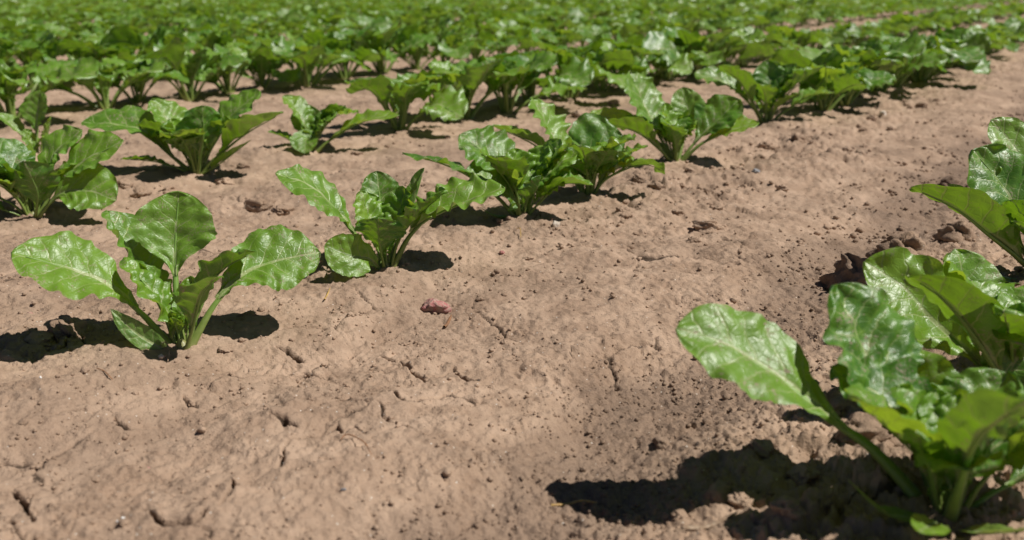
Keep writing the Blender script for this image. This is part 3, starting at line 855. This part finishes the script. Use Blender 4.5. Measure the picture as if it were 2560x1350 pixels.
# ------------------------------------------------------------------ the other plants: a few moulds, then copies in rows
def mould(seed):
    """leaves of one grown plant, in its own coordinates: (control points, material, keywords)"""
    rng = random.Random(seed)
    L = []
    n = rng.randint(10, 12)
    a0 = rng.uniform(0, 6.28)
    for k in range(n):
        f = k / (n - 1)                                   # outer to inner
        az = a0 + k * 2.399 + rng.uniform(-.25, .25)
        ln = (0.138 - 0.052 * f) * rng.uniform(0.85, 1.12)
        el = R(26 + 44 * f + rng.uniform(-8, 10))
        ca, sa = math.cos(az), math.sin(az)
        p1, p2, p3 = ln * .36, ln * .70, ln
        e1, e2, e3 = el + R(8), el + R(2), el - R(rng.uniform(0, 18))
        pts = [(ca * .004, sa * .004, -.006)]
        for (d, e) in ((p1, e1), (p2, e2), (p3, e3)):
            wob = rng.uniform(-.05, .05) * d
            pts.append((ca * d * math.cos(e) - sa * wob, sa * d * math.cos(e) + ca * wob, d * math.sin(e)))
        L.append((pts, 'leaf' if f < .8 else 'young', dict(width=ln * rng.uniform(.50, .64), s0=rng.uniform(.30, .40), fold=rng.uniform(14, 36), roll=rng.uniform(-25, 25), ruf=rng.uniform(.16, .32), puck=1.7, twist=rng.uniform(-30, 30), curl=rng.uniform(-.05, .2), seed=seed * 50 + k)))
    for k in range(4):
        az = rng.uniform(0, 6.28)
        l = rng.uniform(.046, .080)
        o = l * rng.uniform(.15, .5)
        L.append(([(0, 0, 0), (math.cos(az) * o * .4, math.sin(az) * o * .4, l * .55), (math.cos(az) * o, math.sin(az) * o, l)], 'young', dict(width=l * .5, s0=.28, fold=26, ruf=.3, puck=2.4, seed=seed * 50 + 20 + k, ps=.8)))
    return L

NM = 7
MOULDS = [mould(s) for s in range(200, 200 + NM)]
fine_sets, mid_sets, low_sets = [], [], []
for M in MOULDS:
    fs, ms, ls = [], [], []
    for pts, mat, kw in M:
        g = leaf_geometry(pts, nu=24, nv=5, **kw)
        fs.append((mesh_np('leaf', g[0], g[1], [MATS[mat]], uv=g[2]), mesh_np('petiole', g[3], g[4], [STALK], uv=g[5])))
        g = leaf_geometry(pts, nu=14, nv=4, **kw)
        nb = len(g[0])
        ms.append(mesh_np('leaf', np.vstack([g[0], g[3]]), np.vstack([g[1], g[4] + nb]), [MATS[mat], STALK], uv=np.vstack([g[2], g[5]]), matidx=[0] * len(g[1]) + [1] * len(g[4])))
        g = leaf_geometry(pts, nu=5, nv=2, **kw)
        g2 = leaf_geometry(pts, nu=4, nv=1, **kw)
        ls.append((g[0], g[1], g[2], g2[0], g2[1], g2[2], mat))
    fine_sets.append(fs); mid_sets.append(ms); low_sets.append(ls)

rng = random.Random(77)
hand = [(1000, 326), (1160, 298), (1325, 256), (1505, 214), (1650, 192), (30, 302), (265, 272), (475, 250), (770, 218), (2110, 262), (2300, 205), (2400, 168)]
cands = []
for (px, py) in hand:
    g = ground_pt(px, py)
    cands.append([g.x, g.y])
taken = [(g.x, g.y) for g in PLANTS] + [tuple(c) for c in cands]
for ri, qr in enumerate(ROWS):
    p = -2.0 + rng.uniform(0, .2)
    while p < 27:
        p += rng.uniform(.115, .172)
        if rng.random() < .03:
            p += .12
        q = qr + rng.gauss(0, .012)
        x, y = p * RDIR[0] + q * RPER[0], p * RDIR[1] + q * RPER[1]
        if y < .35 or y > 17 or abs(x) > y * .60 + .12:
            continue
        if ri == 0 or (ri == 1 and y < .95):
            continue
        if any((x - a) ** 2 + (y - b) ** 2 < .085 ** 2 for a, b in taken):
            continue
        # is it inside the picture?
        d = Vector((x, y, .05 - CAMH))
        c, s = math.cos(PITCH), math.sin(PITCH)
        zc = d.y * c - d.z * s
        u, v = CX + F * d.x / zc, CY - F * (d.y * s + d.z * c) / zc
        if (ri == 2 and u < 1990) or (ri == 3 and u < 930):
            continue
        if u < -150 or u > 2720 or v < -40:
            continue
        cands.append([x, y]); taken.append((x, y))
cands.sort(key=lambda c: math.hypot(*c))
print('plants in rows', len(cands))
N_IND = 300 - len(PLANTS)
N_FINE = 70

def row_of(x, y):
    _, q = pq(x, y)
    return min(range(len(ROWS)), key=lambda k: abs(ROWS[k] - q))

LAB = {1: ('sugar beet plant further along the row that has the big clods', 'plants further along the clod row'),
       2: ('sugar beet plant in the closed-up far part of the front row', 'plants in the far part of the front row'),
       3: ('sugar beet plant of the second row, past the small pale-leaved plant', 'plants in the far part of the second row'),
       4: ('sugar beet plant in the third row, behind the second row and its soil gap', 'plants of the third row')}
FARLAB = ('sugar beet plant in the blurred dense rows beyond the third row', 'plants of the dense far rows')
low_parts = []
for i, (x, y) in enumerate(cands):
    k = rng.randrange(NM)
    rz = rng.uniform(0, 6.283)
    sc = rng.uniform(.84, 1.20) * (1.25 if y < 3.2 else 1.02)
    z = float(coarse(np.array([x]), np.array([y]))[0])
    if i < N_IND:
        root = link('sugar_beet_plant', None)
        root.location = (x, y, z)
        root.rotation_euler = (rng.uniform(-.07, .07), rng.uniform(-.07, .07), rz)
        root.scale = (sc, sc, sc)
        root.empty_display_size = .03
        lab, grp = LAB.get(row_of(x, y), FARLAB)
        tag(root, lab, 'plant', grp)
        if i < N_FINE:
            link('crown', CROWN, root)
            for bl, pe in fine_sets[k]:
                lf = link('leaf', bl, root)
                link('petiole', pe, lf)
        else:
            for bl in mid_sets[k]:
                link('leaf', bl, root)
    else:
        low_parts.append((k, x, y, z, rz, sc))

V, Q, UVs, MI, off = [], [], [], [], 0
for k, x, y, z, rz, sc in low_parts:
    c, s = math.cos(rz) * sc, math.sin(rz) * sc
    for bv, bq, buv, cv, cq, cuv, mat in low_sets[k]:
        if y > 7.5:
            bv, bq, buv = cv, cq, cuv
        w = np.stack([bv[:, 0] * c - bv[:, 1] * s + x, bv[:, 0] * s + bv[:, 1] * c + y, bv[:, 2] * sc + z], 1)
        V.append(w); Q.append(bq + off); UVs.append(buv); MI += [0 if mat == 'leaf' else 1] * len(bq)
        off += len(w)
if V:
    o = link('distant_crop', mesh_np('distant_crop', np.vstack(V), np.vstack(Q), [LEAF, YOUNG], uv=np.vstack(UVs), matidx=MI))
    tag(o, 'mass of blurred sugar beet leaves at the far end of the field', 'crop', kind='stuff')

# ------------------------------------------------------------------ clods, stones and litter
def lump(name, seed, sub=3, rough=0.22, flat=0.7, mat=SOIL, facet=0.0):
    import bmesh
    bm = bmesh.new()
    bmesh.ops.create_icosphere(bm, subdivisions=sub, radius=1.0)
    co = np.array([v.co[:] for v in bm.verts])
    r = np.ones(len(co))
    for k, (f, a) in enumerate(((1.1, .9), (2.3, .6), (5.0, .35), (10, .18))):
        r += rough * a * (perlin(co[:, 0] * f + seed * 3.1, co[:, 1] * f + co[:, 2] * f * 1.7, seed + k) + perlin(co[:, 2] * f - seed, co[:, 0] * f * .8 + co[:, 1] * f, seed + 20 + k)) * (1 if k < 2 + sub else 0)
    co = co * r[:, None]
    if facet:
        rg = np.random.RandomState(seed)
        for _ in range(6):
            d = nrmz(rg.normal(size=3)); h = rg.uniform(.55, .85)
            ex = np.clip(co @ d - h, 0, None)
            co -= ex[:, None] * d * facet
    co[:, 2] *= flat
    for v, c in zip(bm.verts, co):
        v.co = c
    me = bpy.data.meshes.new(name)
    bm.to_mesh(me); bm.free()
    me.materials.append(mat)
    me.polygons.foreach_set('use_smooth', np.full(len(me.polygons), True))
    return me

CLODS = [lump('soil_clod', 300 + k, 4, .42, .74, SOIL, .6) for k in range(6)]
crg = random.Random(5)
def clod(px, py, wpx, label, group, hgt=1.0, sink=.35):
    g = at_z(px, py)
    g.z = gz(g.x, g.y)
    r = wpx * .5 * g.y / F
    o = link('soil_clod', CLODS[crg.randrange(len(CLODS))])
    o.scale = (r, r * crg.uniform(.75, 1.1), r * hgt)
    o.rotation_euler = (crg.uniform(-.3, .3), crg.uniform(-.3, .3), crg.uniform(0, 6.28))
    o.location = (g.x, g.y, g.z + r * hgt * .72 * (1 - 2 * sink) * .6)
    tag(o, label, 'soil clod', group)
    return o

clod(2150, 705, 150, 'big dark-sided soil clod at the edge of the bare strip, beside the folded leaf', 'big clods of the clod row', 1.25, .22)
clod(2258, 625, 140, 'big sunlit soil clod with a flat pale face behind the other big clod', 'big clods of the clod row', 1.15, .22)
clod(2395, 598, 100, 'soil clod under the long low leaf in the clod row', 'big clods of the clod row', 1.1)
for (a, b_, w) in [(2060, 1010, 110), (1985, 1085, 85), (2140, 1120, 130), (1905, 1130, 75), (1795, 1235, 80), (1850, 1255, 60), (2010, 1190, 100), (1700, 1265, 60), (2240, 1085, 110), (2330, 1180, 90), (1660, 1075, 45), (2050, 1290, 90), (1960, 1330, 80)]:
    clod(a, b_, w, 'rounded soil clod in the leaf shadows under the soft-focus plant', 'clods below the soft-focus plant', 1.0)
clod(180, 838, 120, 'dome of soil in the shadow of the lone plant', 'clods by the lone plant', .8, .42)
clod(95, 862, 70, 'small dome of soil at the end of the lone plant shadow', 'clods by the lone plant', .8, .4)
for (a, b_, w) in [(1995, 365, 42), (1912, 372, 50), (2118, 380, 30), (1748, 452, 26), (1935, 415, 30), (1900, 408, 24), (2300, 268, 30), (1772, 575, 70), (1565, 512, 26), (1690, 545, 30), (1858, 470, 24), (2380, 440, 44), (2270, 265, 22), (2180, 305, 24), (1960, 472, 26), (1595, 470, 40), (1640, 480, 34)]:
    clod(a, b_, w, 'small soil clod on the rough flank of the front row facing the bare strip', 'clods on the flank of the front row', 1.0)
for (a, b_, w) in [(650, 515, 70), (705, 528, 50), (560, 450, 40), (420, 470, 46), (350, 480, 60), (310, 470, 44), (890, 400, 30), (610, 425, 40), (1450, 290, 40), (1390, 300, 30), (1530, 268, 30)]:
    clod(a, b_, w, 'soil clod in the gap between the front row and the second row', 'clods between the first two rows', .9)
for (a, b_, w) in [(850, 985, 40), (490, 1075, 34), (1010, 830, 28), (60, 1075, 30), (235, 1185, 24), (560, 870, 34), (620, 795, 50), (1265, 835, 30), (1200, 745, 24), (1320, 655, 28)]:
    clod(a, b_, w, 'small low clod stuck in the smooth crusted soil before the front row', 'small clods in the crusted soil', .6, .42)

_n = 0
while _n < 46:
    tq, pp = crg.gauss(.20, .12), crg.uniform(.85, 2.6)
    _x, _y = pp * RDIR[0] + (QA + tq * D) * RPER[0], pp * RDIR[1] + (QA + tq * D) * RPER[1]
    if min((_x - g.x) ** 2 + (_y - g.y) ** 2 for g in PLANTS) < .035 ** 2:
        continue
    _c, _s = math.cos(PITCH), math.sin(PITCH)
    _z = _y * _c + CAMH * _s
    clod(CX + F * _x / _z, CY - F * (_y * _s - CAMH * _c) / _z, crg.uniform(14, 34) * (1.2 / max(_y, .7)), 'small soil clod on the rough flank of the front row facing the bare strip', 'clods on the flank of the front row', 1.0)
    _n += 1

def stone(name, px, py, wpx, mat, label, seed, flat=.55, sink=.3, group=None):
    g = at_z(px, py); g.z = gz(g.x, g.y)
    r = wpx * .5 * g.y / F
    o = link(name, lump(name, seed, 4, .20, flat, mat, .9))
    o.scale = (r, r * .85, r)
    o.location = (g.x, g.y, g.z + r * flat * (1 - 2 * sink) * .8)
    o.rotation_euler = (0, 0, seed)
    tag(o, label, 'stone', group)
stone('stone', 1090, 756, 92, PINK, 'reddish pink stone half sunk in the soil', 11, .62, .40)
stone('pebble', 1391, 578, 26, PALE, 'small cream pebble in front of the bushy beet plant', 12, .9, .1)
stone('pebble', 310, 1316, 13, WHITE, 'tiny bright white pebble on the crusted soil', 13, .9, .1)
stone('pebble', 296, 1325, 9, WHITE, 'tiniest white grain beside the bright white pebble', 14, .9, .1)
stone('pebble', 104, 969, 12, WHITE, 'tiny white pebble on the smooth soil below the lone plant', 15, .8, .2)
stone('pebble', 404, 905, 15, PALE, 'small pale pebble at the rim of the lone plant shadow', 16, .9, .1)
stone('pebble', 2205, 296, 20, PALE, 'small pale pebble on the soil past the front row clods', 17, .9, .1)
stone('pebble', 1888, 452, 26, GREYS, 'small blue-grey pebble on the rough flank soil', 18, .6, .2)
stone('pebble', 860, 1245, 16, GREYS, 'tiny blue-grey pebble in the near crusted soil', 19, .6, .2)
stone('pebble', 368, 1152, 16, PINK, 'tiny orange-red pebble in the near crusted soil', 20, .6, .2)
stone('pebble', 1255, 640, 16, PINK, 'tiny reddish pebble behind the reddish stone', 21, .6, .2)
stone('pebble', 75, 785, 14, PINK, 'tiny reddish pebble above the lone plant shadow', 22, .6, .2)

def strand(name, pix, rad, mat, label, lift=.002, cat='straw', arch=0.0):
    pts = []
    for k, (px, py) in enumerate(pix):
        g = at_z(px, py)
        g.z = gz(g.x, g.y) + lift + arch * math.sin(math.pi * k / (len(pix) - 1))
        pts.append(tuple(g))
    C, L = spline(pts, 14)
    T = nrmz(np.gradient(C, axis=0))
    b = nrmz(np.cross(T, np.array([0, 0, 1.0]))); n = np.cross(b, T)
    r = rad * np.interp(np.linspace(0, 1, 14), [0, .1, .8, 1], [.7, 1, .8, .35])
    a = np.arange(6) / 6 * 2 * math.pi
    Vv = C[:, None] + (b[:, None] * np.cos(a)[None, :, None] + n[:, None] * np.sin(a)[None, :, None] * .7) * r[:, None, None]
    i = np.arange(13)[:, None] * 6 + np.arange(6)[None]; j = np.arange(13)[:, None] * 6 + (np.arange(6)[None] + 1) % 6
    o = link(name, mesh_np(name, Vv.reshape(-1, 3), np.stack([i, j, j + 6, i + 6], -1).reshape(-1, 4), [mat]))
    tag(o, label, cat)
strand('straw_piece', [(1378, 1222), (1420, 1216), (1455, 1217), (1492, 1222)], .0009, STRAW, 'curved golden straw below the tip of the large leaf shadow')
strand('straw_piece', [(812, 760), (818, 750), (826, 738)], .0008, STRAW, 'short yellow straw standing out of the leaf shadow', .003)
strand('dead_stalk', [(1705, 1335), (1770, 1312), (1842, 1288)], .0014, TWIG, 'pale dead stalk lying among the clods', cat='stalk')
strand('dead_stalk', [(2142, 378), (2150, 396), (2158, 414)], .0022, TWIG, 'short pale stub of stalk on the rough flank soil', cat='stalk')
strand('dead_stalk', [(1110, 800), (1118, 788), (1128, 774)], .0016, ROOT, 'short dark stub of stalk beside the reddish stone', cat='stalk')
strand('rootlet', [(852, 1118), (866, 1106), (890, 1122), (914, 1140), (930, 1162)], .0005, ROOT, 'thin curled brown rootlet near the long crack', .0012, 'rootlet', .003)
strand('rootlet', [(420, 908), (424, 892), (412, 884), (400, 888)], .0005, TWIG, 'tiny curled rootlet beside the pale pebble', .0015, 'rootlet', .004)
strand('rootlet', [(245, 944), (265, 950), (284, 962)], .0005, ROOT, 'short reddish rootlet on the smooth soil', .0012, 'rootlet')
strand('rootlet', [(1290, 590), (1300, 600), (1302, 618)], .0006, STRAW, 'thin bent fibre at the foot of the bushy beet plant', .002, 'rootlet', .006)

# loose crumbs: nobody could count them
def crumbs():
    import bmesh
    bm = bmesh.new(); bmesh.ops.create_icosphere(bm, subdivisions=1, radius=1.0)
    base = np.array([v.co[:] for v in bm.verts]); tri = np.array([[v.index for v in f.verts] for f in bm.faces]); bm.free()
    rg = np.random.RandomState(9)
    n = 36000
    rr = 0.36 * (5.0 / 0.36) ** rg.rand(n) ** 1.15
    aa = rg.uniform(-R(34), R(34), n)
    x, y = rr * np.sin(aa), rr * np.cos(aa)
    p, q = pq(x, y); t = (q - QA) / D
    dens = 0.10 + 0.85 * np.exp(-((t - .66) / .14) ** 2) + .5 * np.exp(-((t - 1.0) / .2) ** 2) + .35 * np.exp(-((t - .2) / .16) ** 2) + .25 * np.exp(-((t + .2) / .15) ** 2)
    dens *= .4 + 1.2 * np.clip(perlin(x * 9, y * 9, 88) + .3, 0, 1)
    keep = rg.rand(n) < dens
    x, y, rr = x[keep], y[keep], rr[keep]
    n = len(x)
    z = height(x, y, False)
    s = 0.0007 * (1 + rg.exponential(.55, n)) * np.clip(rr / .7, .8, 2.2)
    s = np.minimum(s, .0048)
    sh = 1 + rg.uniform(-.35, .35, (n, len(base)))
    v = base[None] * sh[..., None] * s[:, None, None] * np.array([1, 1, .8])
    ang = rg.uniform(0, 6.28, n); c, sn = np.cos(ang)[:, None], np.sin(ang)[:, None]
    v = np.stack([v[..., 0] * c - v[..., 1] * sn + x[:, None], v[..., 0] * sn + v[..., 1] * c + y[:, None], v[..., 2] + (z + s * .35)[:, None]], -1)
    T = (tri[None] + np.arange(n)[:, None, None] * len(base)).reshape(-1, 3)
    o = link('soil_crumbs', mesh_np('soil_crumbs', v.reshape(-1, 3), None, [SOIL], tris=T))
    tag(o, 'loose fine soil crumbs scattered over the crust', 'soil crumbs', kind='stuff')
    print('crumbs', n)
crumbs()
